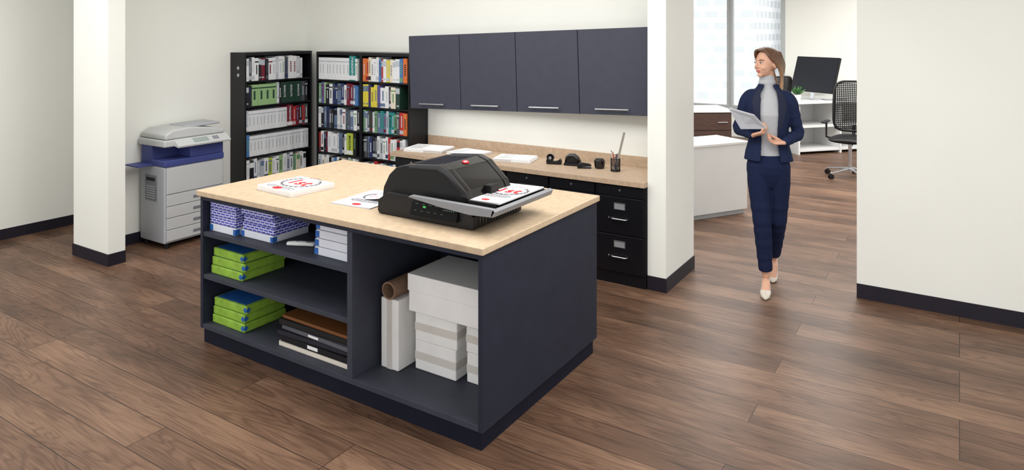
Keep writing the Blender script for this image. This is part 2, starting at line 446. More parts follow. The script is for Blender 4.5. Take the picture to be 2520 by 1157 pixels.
CT=0.91
o = thing("certificate_stack","stack of white printed certificates reading 1st on the island","paper",(-3.385,2.865,CT),(0,0,math.radians(-4)))
g=G()
for i in range(7):
    j=random.uniform(-.002,.002); g.box(-0.165+j,0.165+j,-0.155-j,0.155-j,0.0005+i*0.0045,0.0046+i*0.0045)
finish(g,"page_block",[PAPER],o)
certificate_print(o,0.33,0.31,0.0318)
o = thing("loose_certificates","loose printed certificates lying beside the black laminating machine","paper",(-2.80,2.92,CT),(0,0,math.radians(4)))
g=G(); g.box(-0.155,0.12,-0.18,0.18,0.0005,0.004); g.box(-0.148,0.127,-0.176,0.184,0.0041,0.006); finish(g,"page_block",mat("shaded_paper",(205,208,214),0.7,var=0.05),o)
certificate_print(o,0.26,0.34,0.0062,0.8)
o = thing("laminated_certificate","freshly laminated certificate curling out of the machine","paper",(-2.66,2.98,CT),(0,0,0))
g=G()
n=10
rows=[]
for i in range(n+1):
    t=i/n; x=-0.17+0.25*t; zz=0.009+0.055*t**1.6
    rows.append([g.bm.verts.new((x,y,zz)) for y in (-0.10,0.17)]+[g.bm.verts.new((x,y,zz+0.0012)) for y in (0.17,-0.10)])
for i in range(n):
    A,B=rows[i],rows[i+1]
    for k in range(4): g.bm.faces.new((A[k],A[(k+1)%4],B[(k+1)%4],B[k]))
g.bm.faces.new(rows[0]); g.bm.faces.new(rows[-1][::-1])
finish(g,"sheet",PAPER,o,smooth=False)
g=G()
P=[(-0.11+0.02*math.cos(2*math.pi*q/20), -0.05+0.015*math.sin(2*math.pi*q/20)) for q in range(20)]
g.prism(P,'z',0.0135,0.0145); finish(g,"red_seal",RED,o)

# ------------------------------------------------------------------ laminator
lam = thing("laminating_machine","black office laminator with glossy angular hood and grey edged feed tray","laminator",(-2.25,2.95,CT))
OX,OY=-2.25,2.95
def lp(x,z): return (x-OX, z-CT)
base=[lp(-2.565,0.913),(lp(-2.575,0.93)),lp(-2.57,0.985),lp(-2.50,1.03),lp(-2.06,1.03),lp(-1.985,1.0),lp(-1.955,0.975),lp(-1.955,0.918),lp(-1.965,0.913)]
g=G(); g.prism(base,'y',2.715-OY,3.15-OY); finish(g,"base_housing",BLACKP,lam,bevel=0.004)
hood=[(-2.575,0.985),(-2.565,1.045),(-2.525,1.115),(-2.475,1.158),(-2.42,1.174),(-2.19,1.192),(-2.13,1.172),(-2.03,1.085),(-2.01,1.045),(-2.02,1.03),(-2.10,1.0),(-2.5,0.99)]
g=G(); g.prism([lp(*p) for p in hood],'y',2.748-OY,3.115-OY); finish(g,"hood",BLACKP,lam,bevel=0.009,seg=3,facet=12)
gloss=[(-2.38,1.178),(-2.19,1.1928),(-2.1295,1.1728),(-2.029,1.0855),(-2.008,1.046),(-2.05,1.05),(-2.08,1.085),(-2.15,1.145),(-2.20,1.162),(-2.38,1.155)]
gl=[((p[0]+2.2)*1.03-2.2, (p[1]-1.0)*1.03+1.0) for p in gloss]
g=G(); g.prism([lp(*p) for p in gl],'y',2.742-OY,2.785-OY); finish(g,"gloss_hood_band",BLACKG,lam,bevel=0.003,facet=12)
g=G(); g.prism([lp(*p) for p in gl],'y',3.08-OY,3.122-OY); finish(g,"gloss_hood_band",BLACKG,lam,bevel=0.003,facet=12)
gl2=[((p[0]+2.2)*1.01-2.2, (p[1]-1.0)*1.01+1.0) for p in gloss]
g=G(); g.prism([lp(*p) for p in gl2],'y',2.788-OY,3.077-OY); finish(g,"gloss_hood_cover",BLACKG,lam,bevel=0.003,facet=12)
g=G(); g.box(-2.03-OX,-1.985-OX,2.91-OY,2.98-OY,1.048-CT,1.088-CT); finish(g,"hood_latch",BLACKP,lam,bevel=0.002)
M=Matrix.Translation((-2.160-OX,2.93-OY,1.1868-CT)) @ Matrix.Rotation(math.radians(19),4,'Y')
g=G(); g.prism([(0.017*math.cos(2*math.pi*q/28),0.024*math.sin(2*math.pi*q/28)) for q in range(28)],'z',-0.003,0.003,0,M)
finish(g,"badge",mat("dark_red_badge",(168,24,34),0.4),lam)
t=text_obj("GBC",0.016,WHITEP,lam,(0,0,0),(0,0,0),extrude=0.0005)
t.matrix_local = M @ Matrix.Translation((0,0,0.0035)) @ Matrix.Rotation(math.radians(90),4,'Z')
Mx=Matrix.Translation((-2.19-OX,2.714-OY,0.975-CT)) @ Matrix.Rotation(math.radians(-18),4,'X')
g=G(); g.box(-0.145,0.15,-0.012,0.004,-0.036,0.034,0,Mx); finish(g,"control_panel",mat("black_panel",(10,10,12),0.6,spec=0.15),lam,bevel=0.003)
GRN=mat("green_led",(60,170,70),0.4,emit=0.35); PALE=mat("pale_panel_print",(110,135,115),0.5)
g=G(); g.box(-0.068,-0.050,-0.0135,-0.0115,0.006,0.015,0,Mx)
finish(g,"green_indicator",GRN,lam)
g=G()
for i in range(5):
    g.box(-0.12+i*0.042,-0.10+i*0.042,-0.0132,-0.0115,0.021,0.0225,0,Mx)
    g.box(-0.12+i*0.042,-0.105+i*0.042,-0.0132,-0.0115,-0.012,-0.0105,0,Mx)
for i in range(6): g.box(0.06+0.012*i,0.066+0.012*i,-0.0132,-0.0115,0.009,0.014,0,Mx)
finish(g,"panel_markings",PALE,lam)
g=G()
for i in range(14):
    y=2.76+i*0.026; g.box(-1.958-OX,-1.952-OX,y-OY,y+0.012-OY,0.925-CT,0.968-CT)
finish(g,"vent_ribs",BLACKG,lam)
g=G(); g.prism([lp(-2.02,1.0),lp(-1.83,1.012),lp(-1.83,1.033),lp(-2.02,1.03)],'y',2.70-OY,3.205-OY)
g.box(-2.10-OX,-1.99-OX,2.70-OY,2.748-OY,1.0-CT,1.032-CT); finish(g,"feed_tray",BLACKP,lam,bevel=0.002)
g=G(); g.prism([lp(-2.33,1.035),lp(-2.31,1.046),lp(-1.81,1.042),lp(-1.803,1.03),lp(-1.82,1.004),lp(-1.95,0.998),lp(-2.12,1.010)],'y',2.672-OY,2.70-OY)
g.prism([lp(-1.83,1.005),lp(-1.81,1.006),lp(-1.798,1.033),lp(-1.818,1.042)],'y',2.672-OY,3.215-OY)
finish(g,"tray_trim",GREYTR,lam,bevel=0.003)
g=G(); g.box(-2.0-OX,-1.84-OX,2.73-OY,2.74-OY,1.035-CT,1.05-CT); finish(g,"paper_guide",BLACKP,lam)
g=G(); g.box(-2.0-OX,-1.84-OX,3.18-OY,3.19-OY,1.035-CT,1.05-CT); finish(g,"paper_guide",BLACKP,lam)
o = thing("certificate_sheets","white printed certificates reading 1st on the laminator feed tray","paper",(-1.938,2.96,1.041),(0,math.radians(-1.2),0))
g=G()
for i in range(3): g.box(-0.105+0.002*i,0.105+0.002*i,-0.205,0.21,0.0005+i*0.003,0.003+i*0.003)
finish(g,"page_block",PAPER,o)
certificate_print(o,0.21,0.40,0.0095,1.15)

# ------------------------------------------------------------------ wall cabinets
SL=0.034; TH=-math.atan(SL)
cw=0.5845; zb0=1.150; H=0.668
for i in range(4):
    x0=-4.283+i*cw
    o=thing("wall_cabinet","blue-grey wall cabinet with flat door and slim steel handle","cabinet",(x0,5.28,zb0+SL*i*cw),(0,TH,0),"wall cabinets in a row")
    ww=cw-0.001 if i<3 else cw+0.03
    bx("cabinet_body",o,UCAB,0,ww,-0.31,-0.001,0,H,0.001)
    d=bx("door",o,UCAB,0.0025,ww-0.0025,-0.33,-0.3105,0.001,H-0.001,0.0015)
    g=G(); zc=0.045
    hx=ww/2-0.02
    g.cyl((hx-0.14,-0.357,zc),(hx+0.14,-0.357,zc),0.006,n=12); g.cyl((hx-0.10,-0.357,zc),(hx-0.10,-0.3295,zc),0.005,n=10); g.cyl((hx+0.10,-0.357,zc),(hx+0.10,-0.3295,zc),0.005,n=10)
    finish(g,"handle",CHROME,d,smooth=False)

# ------------------------------------------------------------------ worktop + file cabinets
WZ=0.775
g=G(); g.box(-1.23,1.198,-0.265,0.26,0,0.04)
tag(finish(g,"worktop",TOP2,loc=(-3.1,5.0,WZ-0.04),bevel=0.003),"tan laminate worktop running along the wall above file cabinets","worktop")
g=G(); g.box(-4.33,-1.902,5.262,5.2795,WZ-0.04,WZ+0.085); structure(finish(g,"trim_1",TOP2,bevel=0.002))
LBL=mat("grey_label_holder",(176,180,184),0.35,metal=0.5)
fw=0.4
for i in range(6):
    x1=-1.905-i*fw; x0=x1-fw+0.004
    o=thing("file_cabinet","black metal file cabinet with drawers, label holders and chrome pulls","file cabinet",((x0+x1)/2,5.02,0),(0,0,0),"file cabinets under the worktop")
    w=(x1-x0)/2
    bx("cabinet_body",o,BLACKM,-w,w,-0.25,0.235,0.0,WZ-0.041,0.002)
    for (za,zb,kind) in ((0.650,0.722,'s'),(0.372,0.642,'f'),(0.094,0.364,'f')):
        d=bx("drawer",o,BLACKM,-w+0.008,w-0.008,-0.264,-0.2505,za,zb,0.002)
        zc=(za+zb)/2
        if kind=='f':
            g=G(); g.box(-0.045,0.045,-0.268,-0.2642,zc+0.045,zc+0.05); g.box(-0.045,0.045,-0.268,-0.2642,zc+0.09,zc+0.095); g.box(-0.045,-0.040,-0.268,-0.2642,zc+0.05,zc+0.09); g.box(0.040,0.045,-0.268,-0.2642,zc+0.05,zc+0.09)
            finish(g,"label_frame",CHROME,d)
            bx("label_card",d,LBL,-0.040,0.040,-0.266,-0.2642,zc+0.05,zc+0.09,0)
            g=G(); g.tube([(-0.06,-0.264,zc-0.02),(-0.058,-0.282,zc-0.02),(-0.04,-0.288,zc-0.02),(0.04,-0.288,zc-0.02),(0.058,-0.282,zc-0.02),(0.06,-0.264,zc-0.02)],[0.005]*6,n=10)
            finish(g,"handle",CHROME,d,smooth=True)
            g=G(); g.cyl((-0.085,-0.264,zc-0.02),(-0.085,-0.268,zc-0.02),0.007,n=12); finish(g,"latch",CHROME,d)
        else:
            g=G(); g.cyl((0.0,-0.264,zc+0.01),(0,-0.269,zc+0.01),0.008,n=12); finish(g,"lock",CHROME,d)

def booklet(x,y,rz,label,w=0.22,d=0.28,h=0.03):
    o=thing("magazine_stack",label,"magazines",(x,y,WZ),(0,0,rz))
    g=G()
    n=5
    for i in range(n):
        j=random.uniform(-.006,.006); g.box(-w+j,-0.002,-d/2+j,d/2+j,0.0005+i*h/n,(i+1)*h/n-0.0005); g.box(0.002,w+j,-d/2-j,d/2-j,0.0005+i*h/n,(i+1)*h/n-0.001)
    g.box(-0.004,0.004,-d/2,d/2,0.001,h*0.6)
    finish(g,"pages",PAPER,o,bevel=0.001)
    g=G()
    for i in range(5): g.box(-w+0.03,-0.03,-d/2+0.04+i*0.04,-d/2+0.052+i*0.04,h-0.0002,h+0.0006)
    finish(g,"printed_lines",mat("pale_ink",(170,172,176),0.7),o)
booklet(-4.08,4.98,0.2,"open white magazines stacked on the worktop",0.19,0.26,0.03)
booklet(-3.66,5.02,-0.1,"pile of white papers on the worktop",0.15,0.26,0.022)
booklet(-3.16,5.0,0.25,"stack of white booklets near the desk tools",0.16,0.24,0.026)
o=thing("tape_dispenser","black desktop tape dispenser on the worktop","tape dispenser",(-2.80,5.02,WZ),(0,0,0.3)); o.scale=(0.85,0.85,0.9)
g=G(); g.prism([(-0.07,0),(0.07,0),(0.075,0.03),(0.06,0.05),(0.03,0.03),(-0.01,0.025),(-0.03,0.06),(-0.06,0.065),(-0.075,0.03)],'y',-0.028,0.028); finish(g,"base",BLACKP,o,bevel=0.004)
g=G(); g.cyl((-0.035,-0.02,0.058),(-0.035,0.02,0.058),0.036,n=24); finish(g,"tape_roll",BLACKG,o,bevel=0.002)
g=G(); g.cyl((-0.035,-0.022,0.058),(-0.035,-0.03,0.058),0.014,n=20); finish(g,"hub",GREYTR,o)
o=thing("hole_punch","black hole punch standing on the worktop","hole punch",(-2.65,5.06,WZ),(0,0,0.15)); o.scale=(0.85,0.85,0.85)
g=G(); g.prism([(-0.075,0),(0.075,0),(0.075,0.025),(-0.075,0.025)],'y',-0.05,0.04); finish(g,"base",BLACKP,o,bevel=0.004)
g=G(); g.tube([(-0.065,0.01,0.03),(-0.05,-0.01,0.075),(-0.02,-0.01,0.095),(0.02,-0.01,0.095),(0.05,-0.01,0.075),(0.065,0.01,0.03)],[(0.03,0.018)]*6,n=14,side=(0,1,0)); finish(g,"lever",BLACKG,o,smooth=True)
g=G(); g.box(-0.055,0.055,-0.03,0.03,0.025,0.075); finish(g,"punch_block",BLACKP,o,bevel=0.004)
o=thing("stapler","small black stapler lying on the worktop","stapler",(-2.51,4.99,WZ),(0,0,0.5)); o.scale=(0.85,0.85,0.9)
g=G(); g.box(-0.065,0.065,-0.018,0.018,0.0,0.012); finish(g,"base",BLACKP,o,bevel=0.003)
g=G(); g.prism([(-0.065,0.02),(-0.06,0.04),(-0.02,0.052),(0.05,0.042),(0.066,0.03),(0.066,0.02),(-0.05,0.012)],'y',-0.015,0.015); finish(g,"arm",BLACKP,o,bevel=0.004)
g=G(); g.box(-0.02,0.064,-0.008,0.008,0.013,0.021); finish(g,"magazine_rail",CHROME,o)
o=thing("desk_cup","short round black desk cup on the worktop","cup",(-2.41,5.06,WZ))
g=G(); g.tube([(0,0,0.0),(0,0,0.02),(0,0,0.065),(0,0,0.07)],[0.036,0.042,0.044,0.040],n=24,round_ends=False); finish(g,"cup_body",BLACKG,o,smooth=False,bevel=0.001)
g=G(); g.cyl((0,0,0.0702),(0,0,0.075),0.034,n=24); finish(g,"cup_lid",BLACKP,o)
MESH=mat("black_wire_mesh",(28,28,30),0.5,metal=0.4)
o=thing("pen_holder","black mesh pen holder filled with pens and a ruler","pen holder",(-2.255,5.02,WZ))
g=G(); n=24
for (zz) in (0.004,0.05,0.098):
    g.tube([(0.036*math.cos(2*math.pi*k/n),0.036*math.sin(2*math.pi*k/n),zz) for k in range(n)]+[(0.036,0,zz)],[0.0025]*(n+1),n=6,round_ends=False)
for k in range(36):
    a=2*math.pi*k/36; g.cyl((0.036*math.cos(a),0.036*math.sin(a),0.002),(0.036*math.cos(a),0.036*math.sin(a),0.098),0.0014,n=5)
g.cyl((0,0,0.0),(0,0,0.004),0.036,n=24)
finish(g,"mesh_cup",MESH,o)
pens=[((170,50,40),-0.02,0.01,-0.03,0.02,0.13),((40,60,120),0.01,-0.02,0.02,-0.03,0.125),((60,60,60),0.02,0.015,0.03,0.02,0.14),((200,190,180),-0.01,-0.01,-0.02,-0.032,0.15),((120,70,40),0.0,0.02,0.0,0.034,0.12)]
for i,(c,ax,ay,bx_,by_,hh) in enumerate(pens):
    p=thing("pen","pen standing in the black mesh holder","pen",(-2.255,5.02,WZ+0.005),(0,0,0),"pens in the mesh holder")
    g=G(); g.cyl((ax*0.4,ay*0.4,0.0),(bx_,by_,hh),0.0038,n=8); finish(g,"barrel",mat("pen_%d"%i,c,0.4),p)
    g=G(); g.cyl((bx_,by_,hh),(bx_*1.05,by_*1.05,hh+0.012),0.0038,0.001,n=8); finish(g,"tip",BLACKP,p)
p=thing("ruler","slim brown and grey ruler leaning out of the pen holder","ruler",(-2.255,5.02,WZ+0.006),(0,math.radians(14),0))
g=G(); g.box(-0.010,0.008,0.0,0.002,0,0.31); finish(g,"blade",mat("ruler_plastic",(150,144,136),0.4),p)
g=G()
for i in range(28): g.box(-0.010,-0.006 if i%5 else -0.002,-0.0008,0.0,0.012+i*0.0105,0.0128+i*0.0105)
finish(g,"graduations",INK,p)

# ------------------------------------------------------------------ bookcases + books
def bookcase(name,label,w,d,h,shelves,divs,loc,rot):
    o=thing(name,label,"bookcase",loc,rot)
    t=0.018
    bx("side_panel",o,BLACKM,-w/2,-w/2+t,0,d,0,h)
    bx("side_panel",o,BLACKM,w/2-t,w/2,0,d,0,h)
    bx("top_panel",o,BLACKM,-w/2+t,w/2-t,0,d,h-0.03,h)
    bx("back_panel",o,BLACKM,-w/2+t,w/2-t,d-0.01,d,0.0,h-0.03,0)
    for xx in divs: bx("divider_panel",o,BLACKM,xx-0.016,xx+0.016,0,d-0.01,0.0,h-0.03)
    bays=[-w/2+t]+[v for xx in divs for v in (xx-0.016,xx+0.016)]+[w/2-t]
    for b in range(0,len(bays),2):
        for s in shelves: bx("shelf",o,BLACKM,bays[b]+0.0005,bays[b+1]-0.0005,0.003,d-0.0105,s-0.016,s)
    return o,bays
SHE=[1.370,1.122,0.874,0.626,0.378,0.10]
HB=1.652
bcL,bayL=bookcase("bookcase","tall black metal bookcase packed with books and catalogues",0.84,0.225,HB,SHE,[],(-5.872,4.765,0),(0,0,math.radians(90)))
for zz in (1.50,1.43):
    g=G(); g.cyl((-0.42,0.10,zz),(-0.4235,0.10,zz),0.017,n=20); finish(g,"round_sticker",LBL,bcL)
bcR,bayR=bookcase("bookcase","wide black two-bay bookcase filled with catalogues and binders",1.262,0.27,HB,SHE,[0.0],(-4.972,5.005,0),(0,0,0))
PC={'w':((218,220,222),'white'),'g':((176,182,188),'light grey'),'c':((214,206,186),'cream'),'k':((28,28,34),'black'),'n':((38,48,92),'navy'),
 'b':((66,112,168),'blue'),'t':((36,124,124),'teal'),'m':((112,28,46),'maroon'),'r':((176,48,44),'red'),'o':((204,108,56),'orange'),
 'y':((206,192,64),'yellow'),'l':((166,184,64),'lime green'),'G':((142,176,124),'pale green'),'D':((34,62,50),'dark green'),'p':((92,84,148),'violet'),
 's':((94,112,140),'slate blue'),'B':((110,78,58),'brown'),'d':((74,78,84),'dark grey'),'e':((104,146,104),'green')}
def bmat(k): return mat("book_cover_"+PC[k][1].replace(' ','_'),PC[k][0],0.5,var=0.04,scale=12)
pick=['k','g','n','g','s','g','e','d','g','m']
def book(parentcase,shelfname,x,zs,w,h,dep,key,inset,lean=0.0,txt=None,seriesband=None):
    base=Matrix.Translation(parentcase.location) @ parentcase.rotation_euler.to_matrix().to_4x4()
    p=base @ Vector((x+w/2,inset,zs+0.0005))
    g=G()
    t=0.003
    g.box(-w/2,w/2,0,t,0,h,0); g.box(-w/2,-w/2+min(t,w*0.15),t,dep,0,h,0); g.box(w/2-min(t,w*0.15),w/2,t,dep,0,h,0)
    g.box(-w/2+min(t,w*0.15),w/2-min(t,w*0.15),t,dep-0.004,0.004,h-0.004,1)
    bandk = seriesband if seriesband else random.choice(pick)
    if bandk==key: bandk='w'
    style = 0 if seriesband else random.choice([0,1,2,3])
    e=0.0006
    if style==0: g.box(-w/2+e,w/2-e,-e,0.001,h*0.80,h*0.86,2); g.box(-w*0.14,w*0.14,-e,0.001,h*0.28,h*0.70,2)
    elif style==1: g.box(-w/2+e,w/2-e,-e,0.001,h*0.06,h*0.22,2); g.box(-w*0.12,w*0.12,-e,0.001,h*0.35,h*0.85,2)
    elif style==2: g.box(-w/2+e,w/2-e,-e,0.001,h*0.68,h*0.93,2); g.box(-w*0.3,w*0.3,-e,0.001,h*0.1,h*0.16,2)
    else:
        for q in range(6): g.box(-w*0.2,w*0.2,-e,0.001,h*(0.3+q*0.08),h*(0.35+q*0.08),2)
    nm="book"
    if txt:
        r=thing(nm,PC[key][1]+" binder lettered "+txt+" standing on the black shelf","book",p,(0,0,parentcase.rotation_euler.z),shelfname)
        g.bm.free(); g=G()
        g.box(-w/2,w/2,0,t,0,h,0); g.box(-w/2,-w/2+t,t,dep,0,h,0); g.box(w/2-t,w/2,t,dep,0,h,0); g.box(-w/2+t,w/2-t,t,dep-0.004,0.004,h-0.004,1)
        if key!='D': g.box(-w/2+e,w/2-e,-e,0.001,h*0.03,h*0.20,2)
        finish(g,"binder_body",[bmat(key),PAPERG,bmat('w')],r)
        sz=min(w*0.95,h*1.1/len(txt))
        text_obj(txt,sz,bmat('w') if key!='l' else bmat('k'),r,(0,-0.001,h*0.56),(math.radians(90),math.radians(90),0),extrude=0.0004)
        return r
    ob=finish(g,nm,[bmat(key),PAPERG,bmat(bandk)],None,p,(0,lean,parentcase.rotation_euler.z))
    tag(ob,PC[key][1]+" book standing upright on the black bookcase shelf","book",shelfname)
    return ob
RN=["top shelf","second shelf","third shelf","fourth shelf","fifth shelf"]
def fill(case,caselabel,bay,row,spec,dcase):
    x0,x1=bay; x=x0+0.006; zs=SHE[row]
    lim=(HB-0.03 if row==0 else SHE[row-1]-0.016)-zs
    for item in spec:
        key,w=item[0],item[1]; txt=item[2] if len(item)>2 else None
        sb=item[3] if len(item)>3 else None
        hh=item[4] if len(item)>4 else random.uniform(0.83,0.95)
        if x+w>x1-0.002: break
        book(case,"books on the %s of the %s"%(RN[row],caselabel),x,zs,w-0.001,lim*hh,min(0.185,dcase-0.05),key,random.uniform(0.006,0.02),0,txt,sb)
        x+=w
def seq(s,w=0.04,band=None,h=None):
    out=[]
    for ch in s:
        out.append((ch,w*random.uniform(0.8,1.25) if band is None else w,None,band)+((h,) if h else ()))
    return out
LB=(bayL[0],bayL[1])
fill(bcL,"tall bookcase",LB,0,seq("wdwwk",0.037)+[('m',0.05)]+seq("kwwgwwdwwgw",0.042),0.225)
fill(bcL,"tall bookcase",LB,1,seq("kk",0.03)+seq("GGGG",0.075,'D',0.9)+[('g',0.03),('k',0.03)]+[('D',0.085,"BASALITE",None,0.92),('D',0.085,"BASALITE",None,0.92),('D',0.085,"BASALITE",None,0.92)]+seq("dk",0.04),0.225)
fill(bcL,"tall bookcase",LB,2,seq("g",0.03)+seq("wwwwwwwwwww",0.043,'g',0.86)+[('m',0.075,"MASONRY",None,0.96)]+seq("rmkrdb",0.036),0.225)
fill(bcL,"tall bookcase",LB,3,[('b',0.035)]+seq("wwwwwwwwwwwwwwwww",0.0435,'g',0.86),0.225)
fill(bcL,"tall bookcase",LB,4,seq("wkwggwlwwGwgwecwwgw",0.044),0.225)
B1=(bayR[0],bayR[1]); B2=(bayR[2],bayR[3])
fill(bcR,"wide bookcase",B1,0,seq("wwwwwwwww",0.049,'g',0.88)+[('t',0.085,"MASONRY",None,0.98)]+seq("ww",0.03),0.27)
fill(bcR,"wide bookcase",B1,1,seq("epGkwnnsnwmmsbskd",0.038),0.27)
fill(bcR,"wide bookcase",B1,2,seq("wksndkswgwddswknwwr",0.037),0.27)
fill(bcR,"wide bookcase",B1,3,[('r',0.035),('w',0.04),('k',0.03),('m',0.03),('w',0.05),('w',0.08),('g',0.03),('s',0.05),('k',0.03),('w',0.03),('l',0.085,"MARVIN",None,0.93),('k',0.04)],0.27)
fill(bcR,"wide bookcase",B1,4,seq("gwcwkgbwkcwgGwgnwd",0.038),0.27)
fill(bcR,"wide bookcase",B2,0,seq("oocwwwbrwyc",0.034)+seq("wwbowwwmk",0.043),0.27)
fill(bcR,"wide bookcase",B2,1,seq("yyny",0.036)+[('y',0.045),('p',0.03),('w',0.07),('w',0.045),('k',0.03),('c',0.06),('D',0.05),('k',0.12),('r',0.04),('m',0.04)],0.27)
fill(bcR,"wide bookcase",B2,2,seq("egdDgestsgtted",0.034)+[('r',0.05),('o',0.045),('r',0.05)],0.27)
fill(bcR,"wide bookcase",B2,3,seq("kdsnkdwg",0.034)+seq("wwrwwrwwcbw",0.036),0.27)
fill(bcR,"wide bookcase",B2,4,seq("gwkwrcwgkbwcwgwrwk",0.038),0.27)

# ------------------------------------------------------------------ copier
CG=mat("copier_light_grey",(170,173,178),0.5,var=0.03); CW=mat("copier_white",(192,194,194),0.45,var=0.02); CB=mat("copier_blue",(62,72,132),0.5,var=0.06); CD=mat("copier_dark_grey",(116,120,127),0.5)
cp=thing("photocopier","grey and blue office photocopier with paper drawers and scanner lid","photocopier",(-5.88,3.70,0))
bx("cabinet_body",cp,CG,-0.19,0.18,-0.28,0.29,0.045,0.70,0.012)
for x in (-0.15,0.15):
    for y in (-0.24,0.25):
        g=G(); g.cyl((x,y,0),(x,y,0.05),0.022,n=14); finish(g,"foot",BLACKP,cp)
for i,(a,b) in enumerate(((0.065,0.16),(0.165,0.26),(0.265,0.36),(0.365,0.46))):
    d=bx("paper_drawer",cp,CW,0.18,0.193,-0.26,0.275,a,b,0.004)
    bx("drawer_grip",d,CD,0.1925,0.196,-0.02,0.22,a+0.03,a+0.055,0.002)
bx("front_door",cp,CW,0.18,0.192,-0.26,0.275,0.468,0.69,0.004)
bx("side_plate",cp,CD,-0.10,0.07,-0.2855,-0.28,0.40,0.62,0.006)
bx("side_recess",cp,BLACKP,-0.08,0.05,-0.287,-0.285,0.57,0.60,0.002)
g=G()
for i in range(6): g.box(-0.08,0.05,-0.288,-0.285,0.42+i*0.02,0.428+i*0.02)
finish(g,"side_vent",CG,cp)
g=G(); g.box(-0.185,-0.02,-0.27,0.28,0.70,0.87); g.box(-0.02,0.19,-0.28,0.29,0.70,0.755); g.box(-0.02,0.185,-0.04,0.285,0.755,0.87)
finish(g,"output_section",CB,cp,bevel=0.008)
g=G()
for i in range(5): g.box(0.184,0.188,0.03,0.26,0.770+i*0.018,0.777+i*0.018)
finish(g,"panel_ribs",CB,cp)
g=G(); g.box(-0.17,0.02,-0.42,-0.27,0.705,0.718); finish(g,"side_tray",CB,cp,bevel=0.003)
bx("scanner_bed",cp,CW,-0.20,0.20,-0.29,0.31,0.87,0.93,0.012)
g=G(); g.prism([(0.19,0.875),(0.26,0.862),(0.265,0.88),(0.19,0.935)],'y',-0.20,0.31); cpn=finish(g,"control_panel",CW,cp,bevel=0.004)
M=Matrix.Translation((0.228,0.05,0.9085)) @ Matrix.Rotation(math.radians(36),4,'Y')
g=G(); g.box(-0.025,0.025,-0.09,0.05,0,0.002,0,M); finish(g,"display_screen",mat("lcd_grey_green",(150,160,158),0.3),cpn)
g=G()
for i in range(3):
    for j in range(3): g.box(-0.02+i*0.015,-0.011+i*0.015,0.10+j*0.02,0.112+j*0.02,0,0.003,0,M)
finish(g,"keypad",CD,cpn)
g=G(); g.prism([(-0.27,0.932),(0.30,0.932),(0.30,0.965),(0.24,0.985),(0.05,1.012),(-0.05,1.02),(-0.20,1.01),(-0.27,0.975)],'x',-0.195,0.185); finish(g,"scanner_lid",CW,cp,bevel=0.014,seg=3)
g=G(); M=Matrix.Translation((0.0,0.11,1.010)) @ Matrix.Rotation(math.radians(1),4,'X'); g.box(-0.13,0.13,-0.16,0.18,0,0.022,0,M); finish(g,"document_feeder_tray",CG,cp,bevel=0.008)

# ------------------------------------------------------------------ far office furniture
def c2w(u,d,z=0.0):
    s=(u-1260)/1722*d
    return Vector((CS*s-SN*d, SN*s+CS*d, z))
OW=mat("white_desk_laminate",(226,227,226),0.45,var=0.02); DW=mat("dark_walnut",(72,52,44),0.5,var=0.35,scale=5,stretch=(2,2,30))
B=Vector((-1.828,7.323,0)); A=Vector((-2.194,6.728,0)); dr=(B-A).normalized(); ang=math.atan2(dr.y,dr.x)
o=thing("credenza","low white office credenza standing near the doorway","cabinet",B,(0,0,ang))
bx("cabinet_body",o,OW,-1.6,0,0.0,0.45,0.05,0.715,0.003); bx("plinth",o,mat("grey_plinth",(170,172,174),0.6),-1.58,-0.02,0.03,0.43,0,0.05,0)
bx("top_panel",o,OW,-1.61,0.01,-0.01,0.46,0.715,0.74,0.003)
p=c2w(1765,9.6)
o=thing("pedestal_desk","desk with white top and dark walnut drawers","desk",p,(0,0,YAW+0.05))
bx("desk_top",o,OW,-0.9,0.22,-0.02,0.62,0.745,0.78,0.003)
bx("pedestal_body",o,DW,-0.5,0.2,0.0,0.55,0.0,0.745,0.002)
for i in range(3):
    d=bx("drawer",o,DW,-0.49,0.19,-0.018,-0.001,0.03+i*0.237,0.255+i*0.237,0.002)
    bx("handle",d,CHROME,-0.0,0.14,-0.03,-0.019,0.13+i*0.237,0.142+i*0.237,0.001)
p=c2w(1965,10.5)
DA=YAW+0.28
o=thing("shelf_desk","white desk with open storage shelves below","desk",p,(0,0,DA))
bx("desk_top",o,OW,-0.25,2.3,-0.05,0.75,0.765,0.80,0.003)
for x in (0.0,0.75,1.5,2.2): bx("side_panel",o,OW,x,x+0.03,0,0.6,0.0,0.765,0.001)
bx("shelf",o,OW,0.03,2.2,0.01,0.6,0.40,0.425,0.001); bx("bottom_panel",o,OW,0.03,2.2,0.01,0.6,0.04,0.07,0.001); bx("back_panel",o,OW,0.03,2.2,0.6,0.62,0.0,0.765,0.001)
DESKM=Matrix.Translation(p) @ Matrix.Rotation(DA,4,'Z')
q=DESKM @ Vector((0.42,0.25,0.80))
o=thing("computer_monitor","black computer monitor on a stand on the white desk","monitor",q,(0,0,YAW-1.12))
g=G(); g.box(-0.13,0.13,-0.09,0.09,0.0005,0.012); finish(g,"stand_base",CHROME,o,bevel=0.003)
g=G(); M=Matrix.Rotation(math.radians(-8),4,'X'); g.box(-0.03,0.03,0.02,0.04,0.01,0.2,0,M); finish(g,"stand_neck",CHROME,o)
M=Matrix.Translation((0,0,0.12)) @ Matrix.Rotation(math.radians(-17),4,'X')
g=G(); g.box(-0.40,0.40,0.0,0.04,0,0.56,0,M); finish(g,"monitor_housing",BLACKP,o,bevel=0.004)
g=G(); g.box(-0.385,0.385,-0.002,0.0,0.012,0.548,0,M); finish(g,"screen",mat("dark_screen",(30,34,42),0.15,spec=0.6),o)
q=DESKM @ Vector((0.75,0.12,0.80))
o=thing("keyboard","slim light keyboard on the white desk","keyboard",q,(0,0,YAW+0.3))
